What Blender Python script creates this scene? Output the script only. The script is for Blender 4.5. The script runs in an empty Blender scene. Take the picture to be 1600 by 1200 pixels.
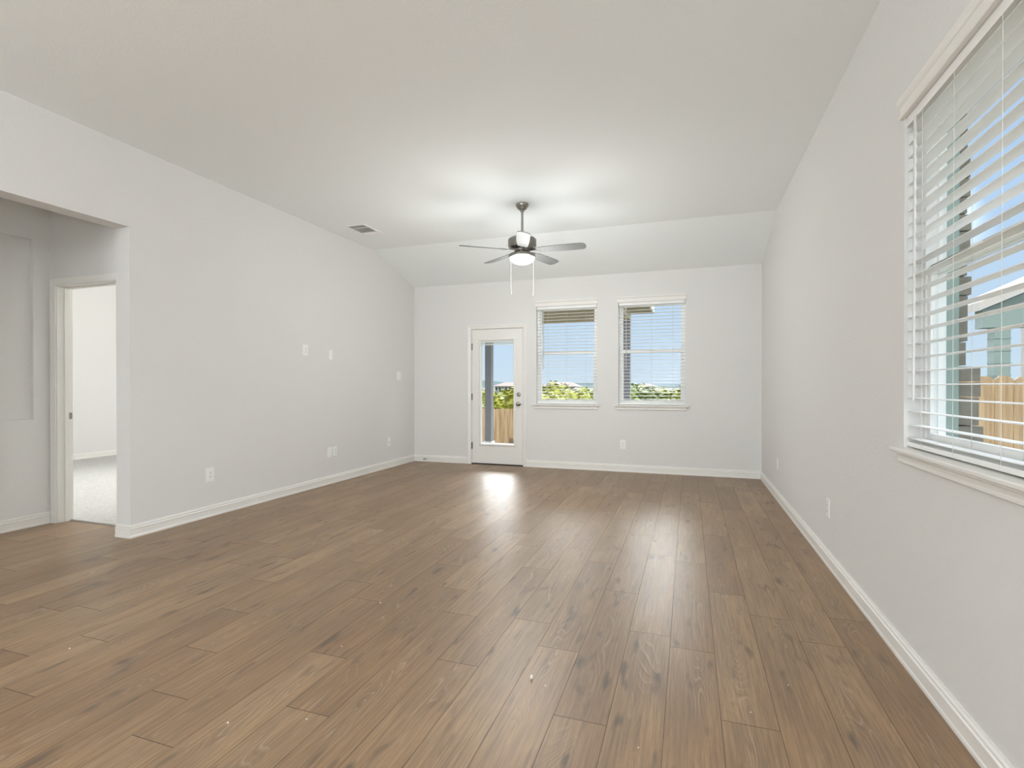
import bpy, bmesh, math, random
from mathutils import Vector, Matrix

PI = math.pi
R = math.radians
scene = bpy.context.scene
COL = scene.collection

# ------------------------------------------------------------------ camera
CAM_H = 1.1872
cam_data = bpy.data.cameras.new('camera')
cam = bpy.data.objects.new('camera', cam_data)
COL.objects.link(cam)
cam.location = (0, 0, CAM_H)
cam.rotation_euler = (R(90 - 0.2853), 0, R(18.870))
cam_data.sensor_width = 36.0
cam_data.lens = 36.0 * 808.62 / 1600.0
cam_data.shift_y = 7.0 / 1600.0
cam_data.clip_start = 0.05
cam_data.clip_end = 3000
scene.camera = cam

# ------------------------------------------------------------------ sky, sun, exposure
vs = scene.view_settings
vs.view_transform = 'Standard'
vs.look = 'None'
vs.gamma = 1.0
vs.use_curve_mapping = False
vs.exposure = 0.0
scene.cycles.max_bounces = 14
scene.cycles.diffuse_bounces = 8
scene.cycles.glossy_bounces = 6
scene.cycles.transparent_max_bounces = 24
scene.cycles.sample_clamp_indirect = 6.0

SKY_FILL_SIDE = 8.0
SKY_FILL_AHEAD = 36.0
world = bpy.data.worlds.new('sky')
scene.world = world
world.use_nodes = True
wn = world.node_tree
wn.nodes.clear()
w_out = wn.nodes.new('ShaderNodeOutputWorld')
w_bg = wn.nodes.new('ShaderNodeBackground')
w_tc = wn.nodes.new('ShaderNodeTexCoord')
w_sep = wn.nodes.new('ShaderNodeSeparateXYZ')
w_ramp = wn.nodes.new('ShaderNodeValToRGB')
wn.links.new(w_tc.outputs['Generated'], w_sep.inputs[0])
wn.links.new(w_sep.outputs['Z'], w_ramp.inputs[0])
# bright sky patch added beside the house as fill, above what windows show
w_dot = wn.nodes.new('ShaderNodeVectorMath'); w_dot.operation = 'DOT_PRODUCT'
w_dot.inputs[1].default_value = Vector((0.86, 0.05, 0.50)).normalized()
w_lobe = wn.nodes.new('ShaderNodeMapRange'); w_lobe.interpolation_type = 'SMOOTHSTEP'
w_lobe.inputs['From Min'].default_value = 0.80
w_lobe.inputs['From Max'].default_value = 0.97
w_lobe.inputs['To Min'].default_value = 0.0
w_lobe.inputs['To Max'].default_value = SKY_FILL_SIDE
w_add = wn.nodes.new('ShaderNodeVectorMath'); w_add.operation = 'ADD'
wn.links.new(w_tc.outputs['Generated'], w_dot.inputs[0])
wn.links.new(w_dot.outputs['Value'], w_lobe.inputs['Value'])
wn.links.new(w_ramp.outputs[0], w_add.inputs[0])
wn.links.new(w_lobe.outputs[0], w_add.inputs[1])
# bright sky band added ahead for floor sheen, above what end windows show
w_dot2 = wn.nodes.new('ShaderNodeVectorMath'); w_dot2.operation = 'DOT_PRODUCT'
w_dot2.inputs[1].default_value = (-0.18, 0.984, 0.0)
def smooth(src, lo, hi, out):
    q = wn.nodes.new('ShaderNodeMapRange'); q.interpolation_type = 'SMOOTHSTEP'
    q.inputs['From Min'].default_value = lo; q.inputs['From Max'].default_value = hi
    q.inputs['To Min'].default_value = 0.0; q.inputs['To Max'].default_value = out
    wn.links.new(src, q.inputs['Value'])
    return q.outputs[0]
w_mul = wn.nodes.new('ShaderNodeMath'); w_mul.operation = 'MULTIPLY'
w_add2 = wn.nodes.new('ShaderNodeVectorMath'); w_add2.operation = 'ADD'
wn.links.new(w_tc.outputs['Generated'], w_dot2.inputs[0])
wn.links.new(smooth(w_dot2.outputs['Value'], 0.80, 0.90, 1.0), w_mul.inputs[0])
wn.links.new(smooth(w_sep.outputs['Z'], 0.165, 0.42, SKY_FILL_AHEAD), w_mul.inputs[1])
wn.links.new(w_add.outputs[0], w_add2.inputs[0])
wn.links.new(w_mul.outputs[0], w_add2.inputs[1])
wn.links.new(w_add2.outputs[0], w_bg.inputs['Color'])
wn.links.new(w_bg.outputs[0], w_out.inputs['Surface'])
wr = w_ramp.color_ramp
wr.elements[0].position = 0.0
wr.elements[0].color = (0.66, 0.80, 0.93, 1)
wr.elements[1].position = 0.8
wr.elements[1].color = (0.32, 0.52, 0.92, 1)
e = wr.elements.new(0.22)
e.color = (0.52, 0.71, 0.96, 1)
w_bg.inputs['Strength'].default_value = 1.0

sun_data = bpy.data.lights.new('sun', 'SUN')
sun_data.energy = 2.6
sun_data.angle = R(0.6)
sun_data.color = (1.0, 0.95, 0.86)
sun = bpy.data.objects.new('sun', sun_data)
COL.objects.link(sun)
sun.location = (-2, -10, 13)
sun.rotation_euler = Vector((0.20 * math.cos(R(52)), 0.98 * math.cos(R(52)), -math.sin(R(52)))).to_track_quat('-Z', 'Y').to_euler()

# light output of the fan lamp and of added fill lamps (their fixtures are built further down)
FILL_PENDANT_W = 1260.0
FILL_CEILING_W = 90.0
FILL_BEDROOM_W = 165.0
FAN_LAMP_W = 3.0
FAN_FILL_W = 62.0
FILL_COLOR = (0.915, 1.0, 1.075)

# ------------------------------------------------------------------ room numbers
YB = 7.2676          # back wall inner face
XL = -4.1183         # left wall inner face
XR = 0.8779          # right wall inner face
HB = 2.7426          # back wall height
HC = 3.0586          # flat ceiling
YC = 6.1293          # crease
YREAR = -6.4
YJ = 2.8513          # far edge of the wide opening in the left wall
XL2 = -4.271         # other face of the left wall
XN = -5.247          # niche wall of the hall
YD = 2.958           # wall of the hall that has the bedroom doorway
YD2 = 3.078
T_OUT = 0.145

# ------------------------------------------------------------------ materials
def nt(name):
    m = bpy.data.materials.new(name)
    m.use_nodes = True
    n = m.node_tree
    return m, n, n.nodes['Principled BSDF']

def mat(name, color, rough=0.5, metal=0.0, spec=0.5, bump=0.0, bscale=200.0, vary=0.0, vscale=8.0, coat=0.0):
    m, n, b = nt(name)
    b.inputs['Base Color'].default_value = (*color, 1)
    b.inputs['Roughness'].default_value = rough
    b.inputs['Metallic'].default_value = metal
    b.inputs['Specular IOR Level'].default_value = spec
    b.inputs['Coat Weight'].default_value = coat
    tc = n.nodes.new('ShaderNodeTexCoord')
    if vary > 0:
        no = n.nodes.new('ShaderNodeTexNoise')
        no.inputs['Scale'].default_value = vscale
        no.inputs['Detail'].default_value = 5
        n.links.new(tc.outputs['Object'], no.inputs['Vector'])
        mx = n.nodes.new('ShaderNodeMix')
        mx.data_type = 'RGBA'
        mx.inputs['A'].default_value = (*[c * (1 - vary) for c in color], 1)
        mx.inputs['B'].default_value = (*[min(1, c * (1 + vary)) for c in color], 1)
        n.links.new(no.outputs['Fac'], mx.inputs['Factor'])
        n.links.new(mx.outputs['Result'], b.inputs['Base Color'])
    if bump > 0:
        nb = n.nodes.new('ShaderNodeTexNoise')
        nb.inputs['Scale'].default_value = bscale
        nb.inputs['Detail'].default_value = 3
        n.links.new(tc.outputs['Object'], nb.inputs['Vector'])
        bp = n.nodes.new('ShaderNodeBump')
        bp.inputs['Strength'].default_value = bump
        bp.inputs['Distance'].default_value = 0.003
        n.links.new(nb.outputs['Fac'], bp.inputs['Height'])
        n.links.new(bp.outputs[0], b.inputs['Normal'])
    return m

def glass_mat(name, tint=(1, 1, 1)):
    m, n, b = nt(name)
    n.nodes.remove(b)
    out = n.nodes['Material Output']
    tr = n.nodes.new('ShaderNodeBsdfTransparent')
    tr.inputs[0].default_value = (*tint, 1)
    gl = n.nodes.new('ShaderNodeBsdfGlossy')
    gl.inputs['Roughness'].default_value = 0.02
    fr = n.nodes.new('ShaderNodeFresnel')
    fr.inputs['IOR'].default_value = 1.13
    mx = n.nodes.new('ShaderNodeMixShader')
    ge = n.nodes.new('ShaderNodeNewGeometry')
    inv = n.nodes.new('ShaderNodeMath'); inv.operation = 'SUBTRACT'; inv.inputs[0].default_value = 1.0
    mu = n.nodes.new('ShaderNodeMath'); mu.operation = 'MULTIPLY'
    n.links.new(ge.outputs['Backfacing'], inv.inputs[1])
    n.links.new(fr.outputs[0], mu.inputs[0]); n.links.new(inv.outputs[0], mu.inputs[1])
    n.links.new(mu.outputs[0], mx.inputs[0])
    n.links.new(tr.outputs[0], mx.inputs[1])
    n.links.new(gl.outputs[0], mx.inputs[2])
    n.links.new(mx.outputs[0], out.inputs['Surface'])
    return m

def emit_mat(name, color, strength, base=(0.9, 0.9, 0.88)):
    m, n, b = nt(name)
    b.inputs['Base Color'].default_value = (*base, 1)
    b.inputs['Roughness'].default_value = 0.35
    b.inputs['Emission Color'].default_value = (*color, 1)
    b.inputs['Emission Strength'].default_value = strength
    return m

def floor_mat():
    m, n, b = nt('oak_planks')
    N = n.nodes.new
    L = n.links.new
    uv = N('ShaderNodeUVMap'); uv.uv_map = 'plank'
    at = N('ShaderNodeAttribute'); at.attribute_name = 'rnd'
    sp = N('ShaderNodeSeparateXYZ'); L(uv.outputs[0], sp.inputs[0])
    sa = N('ShaderNodeSeparateColor'); L(at.outputs['Color'], sa.inputs[0])
    def math_(op, a, bb=None, c=None):
        q = N('ShaderNodeMath'); q.operation = op
        for i, v in enumerate((a, bb, c)):
            if v is None: continue
            if isinstance(v, (int, float)): q.inputs[i].default_value = v
            else: L(v, q.inputs[i])
        return q.outputs[0]
    def comb(x, y, z):
        q = N('ShaderNodeCombineXYZ')
        for i, v in enumerate((x, y, z)):
            if isinstance(v, (int, float)): q.inputs[i].default_value = v
            else: L(v, q.inputs[i])
        return q.outputs[0]
    def noise(vec, scale=1.0, detail=4, rough=0.55, dist=0.0):
        q = N('ShaderNodeTexNoise')
        q.inputs['Scale'].default_value = scale
        q.inputs['Detail'].default_value = detail
        q.inputs['Roughness'].default_value = rough
        q.inputs['Distortion'].default_value = dist
        L(vec, q.inputs['Vector'])
        return q.outputs['Fac']
    def ramp(f, *els):
        q = N('ShaderNodeValToRGB')
        cr = q.color_ramp
        while len(cr.elements) < len(els): cr.elements.new(0.5)
        for e_, (p_, c_) in zip(cr.elements, els):
            e_.position = p_
            e_.color = (*c_, 1) if isinstance(c_, tuple) else (c_, c_, c_, 1)
        L(f, q.inputs[0])
        return q.outputs[0]
    def mix(f, a, bb, mode='MIX'):
        q = N('ShaderNodeMix'); q.data_type = 'RGBA'; q.blend_type = mode
        for k, v in (('Factor', f), ('A', a), ('B', bb)):
            if isinstance(v, (int, float)): q.inputs[k].default_value = v
            elif isinstance(v, tuple): q.inputs[k].default_value = (*v, 1)
            else: L(v, q.inputs[k])
        return q.outputs['Result']
    u, v = sp.outputs['X'], sp.outputs['Y']
    r1, r2, r3 = sa.outputs[0], sa.outputs[1], sa.outputs[2]
    zo = math_('MULTIPLY', r2, 37.0)
    # slow tone along the board, streaks, knots, cathedral rings
    slow = noise(comb(math_('MULTIPLY', u, 9.0), math_('MULTIPLY', v, 1.6), zo), 1.0, 3)
    streak = noise(comb(math_('MULTIPLY', u, 95.0), math_('MULTIPLY', v, 3.2), zo), 1.0, 5, 0.65)
    fine = noise(comb(math_('MULTIPLY', u, 420.0), math_('MULTIPLY', v, 14.0), zo), 1.0, 3, 0.6)
    field = noise(comb(math_('MULTIPLY', u, 8.5), math_('MULTIPLY', v, 1.15), math_('ADD', zo, 5.0)), 1.0, 1.5, 0.4, 0.35)
    rings = math_('FRACT', math_('MULTIPLY', field, 26.0))
    ringl = ramp(rings, (0.0, 1.0), (0.10, 0.25), (0.35, 0.0), (0.86, 0.0), (1.0, 1.0))
    centre = math_('SUBTRACT', 1.0, math_('MULTIPLY', math_('ABSOLUTE', math_('SUBTRACT', u, math_('MULTIPLY_ADD', r3, 0.06, 0.065))), 15.0))
    ringmask = math_('MULTIPLY', math_('MAXIMUM', centre, 0.0), ramp(noise(comb(math_('MULTIPLY', u, 3.0), math_('MULTIPLY', v, 2.3), math_('ADD', zo, 11.0)), 1.0, 2), (0.38, 0.0), (0.56, 1.0)))
    knots = ramp(noise(comb(math_('MULTIPLY', u, 17.0), math_('MULTIPLY', v, 4.2), math_('ADD', zo, 23.0)), 1.0, 2.5, 0.5), (0.61, 0.0), (0.74, 1.0))
    c0 = ramp(r1, (0.0, (0.258, 0.152, 0.076)), (0.35, (0.306, 0.187, 0.097)), (0.7, (0.345, 0.216, 0.115)), (1.0, (0.385, 0.250, 0.138)))
    c0 = mix(ramp(slow, (0.36, 0.0), (0.66, 0.50)), c0, (0.170, 0.108, 0.064))
    c0 = mix(ramp(streak, (0.34, 0.55), (0.60, 0.0)), c0, (0.115, 0.075, 0.048))
    c0 = mix(ramp(streak, (0.55, 0.0), (0.80, 0.42)), c0, (0.33, 0.235, 0.150))
    c0 = mix(math_('MULTIPLY', ramp(fine, (0.35, 1.0), (0.55, 0.0)), 0.20), c0, (0.10, 0.068, 0.045))
    c0 = mix(math_('MULTIPLY', math_('MULTIPLY', ringl, ringmask), 0.55), c0, (0.42, 0.32, 0.235))
    c0 = mix(math_('MULTIPLY', math_('MULTIPLY', ramp(rings, (0.1, 0.0), (0.3, 1.0), (0.5, 0.0)), ringmask), 0.40), c0, (0.105, 0.072, 0.050))
    c0 = mix(math_('MULTIPLY', knots, 0.72), c0, (0.075, 0.052, 0.040))
    eu = math_('MINIMUM', u, math_('SUBTRACT', 0.19, u))
    ev = math_('MINIMUM', v, math_('SUBTRACT', 1.211, v))
    groove = math_('MAXIMUM', math_('LESS_THAN', eu, 0.0011), math_('LESS_THAN', ev, 0.0015))
    c0 = mix(math_('MULTIPLY', groove, 0.80), c0, (0.035, 0.024, 0.017))
    L(c0, b.inputs['Base Color'])
    rgh = math_('MULTIPLY_ADD', streak, 0.14, 0.31)
    L(math_('MULTIPLY_ADD', groove, 0.3, rgh), b.inputs['Roughness'])
    b.inputs['Specular IOR Level'].default_value = 0.5
    h = math_('MULTIPLY_ADD', streak, 0.5, math_('MULTIPLY', math_('MULTIPLY', ringl, ringmask), 0.8))
    h = math_('SUBTRACT', h, math_('MULTIPLY', groove, 1.5))
    bp = N('ShaderNodeBump'); bp.inputs['Strength'].default_value = 0.22; bp.inputs['Distance'].default_value = 0.001
    L(h, bp.inputs['Height']); L(bp.outputs[0], b.inputs['Normal'])
    return m

def fence_mat():
    m, n, b = nt('cedar')
    tc = n.nodes.new('ShaderNodeTexCoord')
    mp = n.nodes.new('ShaderNodeMapping'); mp.inputs['Scale'].default_value = (12, 12, 0.8)
    no = n.nodes.new('ShaderNodeTexNoise'); no.inputs['Scale'].default_value = 2.0; no.inputs['Detail'].default_value = 5
    rp = n.nodes.new('ShaderNodeValToRGB')
    rp.color_ramp.elements[0].position = 0.3; rp.color_ramp.elements[0].color = (0.36, 0.22, 0.11, 1)
    rp.color_ramp.elements[1].position = 0.65; rp.color_ramp.elements[1].color = (0.62, 0.45, 0.27, 1)
    n.links.new(tc.outputs['Object'], mp.inputs[0]); n.links.new(mp.outputs[0], no.inputs['Vector'])
    n.links.new(no.outputs['Fac'], rp.inputs[0]); n.links.new(rp.outputs[0], b.inputs['Base Color'])
    b.inputs['Roughness'].default_value = 0.8
    return m

M = {}
M['wall'] = mat('greige_paint', (0.725, 0.718, 0.700), 0.72, spec=0.25, bump=0.6, bscale=95)
M['ceiling'] = mat('ceiling_paint', (0.875, 0.905, 0.905), 0.8, spec=0.2, bump=0.4, bscale=80)
M['trim'] = mat('white_trim_paint', (0.80, 0.785, 0.75), 0.38, spec=0.4)
M['door'] = mat('white_door_paint', (0.79, 0.775, 0.74), 0.42, spec=0.4)
M['vinyl'] = mat('white_vinyl', (0.84, 0.84, 0.82), 0.35)
M['blind'] = mat('blind_white', (0.86, 0.86, 0.84), 0.4)
M['slat'] = mat('slat_white', (0.78, 0.785, 0.775), 0.42)
M['cord'] = mat('blind_cord', (0.62, 0.61, 0.58), 0.7)
M['wand'] = mat('clear_wand', (0.55, 0.54, 0.52), 0.25)
M['plate'] = mat('white_plate', (0.86, 0.86, 0.84), 0.3)
M['slot'] = mat('dark_slot', (0.05, 0.05, 0.05), 0.6)
M['duct'] = mat('grey_duct', (0.20, 0.20, 0.20), 0.6)
M['nickel'] = mat('brushed_nickel', (0.33, 0.315, 0.285), 0.34, metal=1.0)
M['blade'] = mat('grey_blade', (0.17, 0.17, 0.165), 0.5, vary=0.12, vscale=6)
M['bronze'] = mat('dark_threshold', (0.035, 0.03, 0.026), 0.45, metal=0.5)
M['glass'] = glass_mat('window_glass', (0.97, 0.985, 0.98))
M['floor'] = floor_mat()
M['carpet'] = mat('grey_carpet', (0.52, 0.51, 0.49), 0.95, spec=0.1, bump=1.0, bscale=160, vary=0.30, vscale=38)
M['fence'] = fence_mat()
M['post_grey'] = mat('grey_column_paint', (0.21, 0.21, 0.225), 0.7, vary=0.1, vscale=12)
M['post_white'] = mat('white_column_trim', (0.75, 0.75, 0.73), 0.6)
M['soffit'] = mat('tan_soffit', (0.42, 0.37, 0.26), 0.7, vary=0.15, vscale=6)
M['concrete'] = mat('patio_concrete', (0.45, 0.44, 0.42), 0.85, vary=0.12, vscale=4)
M['dirt'] = mat('dry_grass', (0.17, 0.16, 0.105), 0.95, vary=0.25, vscale=2)
M['leaf_y'] = mat('yellow_green_leaves', (0.36, 0.36, 0.045), 0.6, vary=0.35, vscale=1.5)
M['leaf_g'] = mat('green_leaves', (0.24, 0.30, 0.05), 0.6, vary=0.35, vscale=1.5)
M['leaf_d'] = mat('grey_green_leaves', (0.21, 0.25, 0.075), 0.6, vary=0.3, vscale=1.5)
M['bark'] = mat('bark', (0.12, 0.09, 0.06), 0.9)
M['stone'] = mat('limestone_veneer', (0.25, 0.22, 0.18), 0.9, bump=0.8, bscale=40, vary=0.35, vscale=9)
M['green'] = mat('sage_siding', (0.28, 0.355, 0.32), 0.6)
M['roofing'] = mat('pale_shingles', (0.42, 0.33, 0.28), 0.85, vary=0.15, vscale=3)
M['stucco'] = mat('pale_stucco', (0.62, 0.57, 0.52), 0.85)
M['darkglass'] = mat('dark_pane', (0.06, 0.07, 0.08), 0.2)
M['hill'] = mat('hazed_scrub', (0.20, 0.26, 0.25), 0.95, vary=0.2, vscale=0.02)  # scrub green greyed towards blue, distance haze put into the colour
M['rock'] = mat('pale_rock', (0.66, 0.56, 0.50), 0.9, bump=0.6, bscale=6, vary=0.15, vscale=3)
M['chip'] = mat('white_chip', (0.85, 0.82, 0.76), 0.8)
M['rubber'] = mat('black_rubber', (0.03, 0.03, 0.03), 0.6)
M['bowl'] = emit_mat('frosted_bowl', (1.0, 0.95, 0.88), 5.0)
M['diffuser'] = emit_mat('fill_diffuser', (1.0, 0.96, 0.90), 3.0)  # glowing cover of the added fill lamps

# ------------------------------------------------------------------ helpers
class MB:
    def __init__(self):
        self.v = []; self.f = []; self.sm = []
    def quad(self, a, b, c, d):
        i = len(self.v); self.v += [a, b, c, d]; self.f.append((i, i + 1, i + 2, i + 3)); self.sm.append(False)
    def add(self, verts, faces, smooth=False):
        i = len(self.v); self.v += [tuple(p) for p in verts]
        self.f += [tuple(j + i for j in f) for f in faces]; self.sm += [smooth] * len(faces)
    def box(self, lo, hi, mtx=None):
        (x0, y0, z0), (x1, y1, z1) = lo, hi
        vs_ = [(x0, y0, z0), (x1, y0, z0), (x1, y1, z0), (x0, y1, z0), (x0, y0, z1), (x1, y0, z1), (x1, y1, z1), (x0, y1, z1)]
        if mtx is not None: vs_ = [tuple(mtx @ Vector(p)) for p in vs_]
        self.add(vs_, [(0, 3, 2, 1), (4, 5, 6, 7), (0, 1, 5, 4), (1, 2, 6, 5), (2, 3, 7, 6), (3, 0, 4, 7)])
        return self
    def tube(self, p0, p1, r0, r1=None, seg=10):
        r1 = r0 if r1 is None else r1
        a = Vector(p0); b = Vector(p1)
        q = (b - a).to_track_quat('Z', 'Y')
        n0 = len(self.v); ring = []
        for k in range(seg):
            t = 2 * PI * k / seg
            d = Vector((math.cos(t), math.sin(t), 0))
            ring.append((a + q @ (d * r0), b + q @ (d * r1)))
        vs_ = [r_[0] for r_ in ring] + [r_[1] for r_ in ring]
        self.add(vs_, [(k, (k + 1) % seg, seg + (k + 1) % seg, seg + k) for k in range(seg)], True)
        self.add([r_[0] for r_ in ring], [tuple(reversed(range(seg)))])
        self.add([r_[1] for r_ in ring], [tuple(range(seg))])
        return self
    def lathe(self, prof, o=(0, 0, 0), axis='z', seg=28, cap=True):
        # prof: list of (radius, height along the axis)
        A = {'z': Matrix.Identity(3), '-y': Matrix(((1, 0, 0), (0, 0, -1), (0, 1, 0))), 'x': Matrix(((0, 0, 1), (0, 1, 0), (-1, 0, 0)))}[axis]
        vs_ = []
        for (r_, h_) in prof:
            for k in range(seg):
                t = 2 * PI * k / seg
                vs_.append(Vector(o) + A @ Vector((r_ * math.cos(t), r_ * math.sin(t), h_)))
        fs = []
        for i in range(len(prof) - 1):
            for k in range(seg):
                k2 = (k + 1) % seg
                fs.append((i * seg + k, i * seg + k2, (i + 1) * seg + k2, (i + 1) * seg + k))
        if cap:
            fs.append(tuple(reversed(range(seg))))
            fs.append(tuple((len(prof) - 1) * seg + k for k in range(seg)))
        self.add(vs_, fs, True)
        return self
    def prism(self, poly, fn0, fn1):
        # poly: list of 2-D points; fn0 / fn1 map a point to 3-D at either end
        n_ = len(poly)
        vs_ = [fn0(p) for p in poly] + [fn1(p) for p in poly]
        fs = [(k, (k + 1) % n_, n_ + (k + 1) % n_, n_ + k) for k in range(n_)]
        fs += [tuple(reversed(range(n_))), tuple(range(n_, 2 * n_))]
        self.add(vs_, fs)
        return self
    def build(self, name, m, parent=None, bevel=0.0, sharp=None):
        me = bpy.data.meshes.new(name)
        me.from_pydata([tuple(p) for p in self.v], [], self.f)
        for p_, s_ in zip(me.polygons, self.sm): p_.use_smooth = s_
        bm = bmesh.new(); bm.from_mesh(me)
        if bevel > 0: bmesh.ops.remove_doubles(bm, verts=bm.verts, dist=1e-6)
        bmesh.ops.recalc_face_normals(bm, faces=bm.faces)
        bm.to_mesh(me); bm.free()
        if any(self.sm):
            me.set_sharp_from_angle(angle=R(38))
        me.materials.append(M[m] if isinstance(m, str) else m)
        o = bpy.data.objects.new(name, me)
        COL.objects.link(o)
        if parent is not None:
            o.parent = parent
            o.matrix_parent_inverse = parent.matrix_basis.inverted()
        if bevel > 0:
            md = o.modifiers.new('bevel', 'BEVEL'); md.width = bevel; md.segments = 2; md.limit_method = 'ANGLE'; md.angle_limit = R(40)
        return o

def tag(o, label=None, cat=None, group=None, kind=None):
    if label: o['label'] = label
    if cat: o['category'] = cat
    if group: o['group'] = group
    if kind: o['kind'] = kind
    return o

def empty(name, loc=(0, 0, 0), rz=0.0):
    o = bpy.data.objects.new(name, None)
    o.empty_display_size = 0.05
    COL.objects.link(o)
    o.location = loc
    o.rotation_euler = (0, 0, rz)
    return o

def local(parent, o):
    """the mesh was written in its thing's own axes"""
    o.parent = parent
    o.matrix_parent_inverse = Matrix.Identity(4)
    return o

def copy_tree(o, parent=None):
    c = o.copy(); COL.objects.link(c)
    if parent is not None:
        c.parent = parent
    for ch in list(o.children):
        copy_tree(ch, c)
    return c

STRUCT_LABEL = {}
def struct(mb, name, m, label, cat, **k):
    o = mb.build(name, m, **k)
    tag(o, label, cat, kind='structure')
    return o

def wall_mesh(mb, P, a0, a1, z0, z1, holes, t):
    """P(a, depth, z) -> point; depth 0 is the room face, t the other face; holes are (a0, a1, z0, z1)."""
    As = sorted({a0, a1, *[h[0] for h in holes], *[h[1] for h in holes]})
    Zs = sorted({z0, z1, *[h[2] for h in holes], *[h[3] for h in holes]})
    As = [a for a in As if a0 <= a <= a1]; Zs = [z for z in Zs if z0 <= z <= z1]
    inh = lambda a, z: any(h[0] < a < h[1] and h[2] < z < h[3] for h in holes)
    for i in range(len(As) - 1):
        for j in range(len(Zs) - 1):
            b0, b1, c0, c1 = As[i], As[i + 1], Zs[j], Zs[j + 1]
            if inh((b0 + b1) / 2, (c0 + c1) / 2): continue
            for d in (0, t):
                mb.quad(P(b0, d, c0), P(b1, d, c0), P(b1, d, c1), P(b0, d, c1))
    for h in holes + [(a0, a1, z0, z1)]:
        b0, b1, c0, c1 = h
        for (p, q) in (((b0, c0), (b1, c0)), ((b1, c0), (b1, c1)), ((b1, c1), (b0, c1)), ((b0, c1), (b0, c0))):
            if p[1] == q[1] == z0 and h != (a0, a1, z0, z1): continue
            mb.quad(P(p[0], 0, p[1]), P(q[0], 0, q[1]), P(q[0], t, q[1]), P(p[0], t, p[1]))

# ------------------------------------------------------------------ floor
PHASE = {-3.05: 1.879, -2.86: 2.669, -2.67: 1.66, -2.48: 2.485, -2.29: 2.107, -2.10: 1.746, -1.91: 1.45, -1.72: 1.242, -1.52: 1.894, -1.33: 1.539,
         -1.135: 2.455, -0.945: 2.018, -0.745: 2.501, -0.555: 2.272, -0.365: 1.811, -0.175: 2.555, 0.015: 2.459, 0.207: 1.975, 0.40: 2.931}
def build_floor():
    rnd = random.Random(11)
    PW, PL = 0.19, 1.211
    x_lo, x_hi, y_lo, y_hi = XN - 0.02, XR + 0.02, YREAR - 0.02, YB + 0.10
    verts, faces, uvs, cols = [], [], [], []
    k0 = math.floor((x_lo + 0.08) / PW)
    k = k0
    while -0.08 + k * PW < x_hi:
        xa = -0.08 + k * PW; xb = xa + PW
        xc = (xa + xb) / 2
        ph = [v for q, v in PHASE.items() if abs(q - xc) < 0.06]
        ph = ph[0] if ph else rnd.uniform(0, PL)
        y = ph - PL * math.ceil((ph - y_lo) / PL)
        while y < y_hi:
            ya, yb = max(y, y_lo), min(y + PL, y_hi)
            xa2, xb2 = max(xa, x_lo), min(xb, x_hi)
            # hall strip ends at the bedroom carpet
            if xc < XL2 - 0.02: yb = min(yb, YD + 0.10)
            if yb > ya and xb2 > xa2:
                i = len(verts)
                verts += [(xa2, ya, 0), (xb2, ya, 0), (xb2, yb, 0), (xa2, yb, 0)]
                faces.append((i, i + 1, i + 2, i + 3))
                uvs += [(xa2 - xa, ya - y), (xb2 - xa, ya - y), (xb2 - xa, yb - y), (xa2 - xa, yb - y)]
                c = (rnd.random(), rnd.random(), rnd.random(), 1)
                cols += [c] * 4
            y += PL
        k += 1
    me = bpy.data.meshes.new('floor')
    me.from_pydata(verts, [], faces)
    me.uv_layers.new(name='plank')
    me.color_attributes.new('rnd', 'FLOAT_COLOR', 'CORNER')
    me.uv_layers['plank'].uv.foreach_set('vector', [c for p in uvs for c in p])
    me.color_attributes['rnd'].data.foreach_set('color', [c for p in cols for c in p])
    me.materials.append(M['floor'])
    o = bpy.data.objects.new('floor', me)
    COL.objects.link(o)
    tag(o, 'wide brown oak plank floor of the empty room', 'floor', kind='structure')
build_floor()

mb = MB(); mb.box((-9.42, YD + 0.10, -0.03), (XL2 + 0.05, YB + 0.05, 0.012))
struct(mb, 'floor_bedroom', 'carpet', 'grey carpet of the bedroom beyond the doorway', 'carpet')
mb = MB(); mb.box((-9.6, YREAR - 0.2, -0.25), (XR + 0.25, YB + 0.16, -0.031))
struct(mb, 'floor_slab', 'concrete', 'concrete slab under the plank floor', 'slab')

# ------------------------------------------------------------------ ceiling
sl = (HB - HC) / (YB - YC)
mb = MB()
poly = [(YREAR - 0.1, HC), (YC, HC), (YB + 0.14, HB + sl * 0.14), (YB + 0.14, 3.4), (YREAR - 0.1, 3.4)]
mb.prism(poly, lambda p: (XL2 + 0.01, p[0], p[1]), lambda p: (XR + 0.14, p[0], p[1]))
struct(mb, 'ceiling', 'ceiling', 'light greige ceiling that slopes down to the window wall', 'ceiling')
mb = MB(); mb.box((XN - 0.2, 0.5, 2.743), (XL2 + 0.012, YD2 - 0.02, 3.4))
struct(mb, 'ceiling_hall', 'ceiling', 'lower ceiling over the hall', 'ceiling')
mb = MB(); mb.box((-9.5, YD2 - 0.019, 3.05), (XL2 + 0.012, YB + 0.14, 3.4))
struct(mb, 'ceiling_bedroom', 'ceiling', 'bedroom ceiling', 'ceiling')

# ------------------------------------------------------------------ walls
WIN_Z0, WIN_Z1 = 0.915, 2.337
W1 = (-2.106, -1.226)
W2 = (-0.926, -0.046)
W3 = (1.780, 2.660)              # along y, in the right wall
DX0, DX1, DZ = -3.163, -2.287, 2.072
BW = (-8.4, -6.6)                # bedroom window

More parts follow.
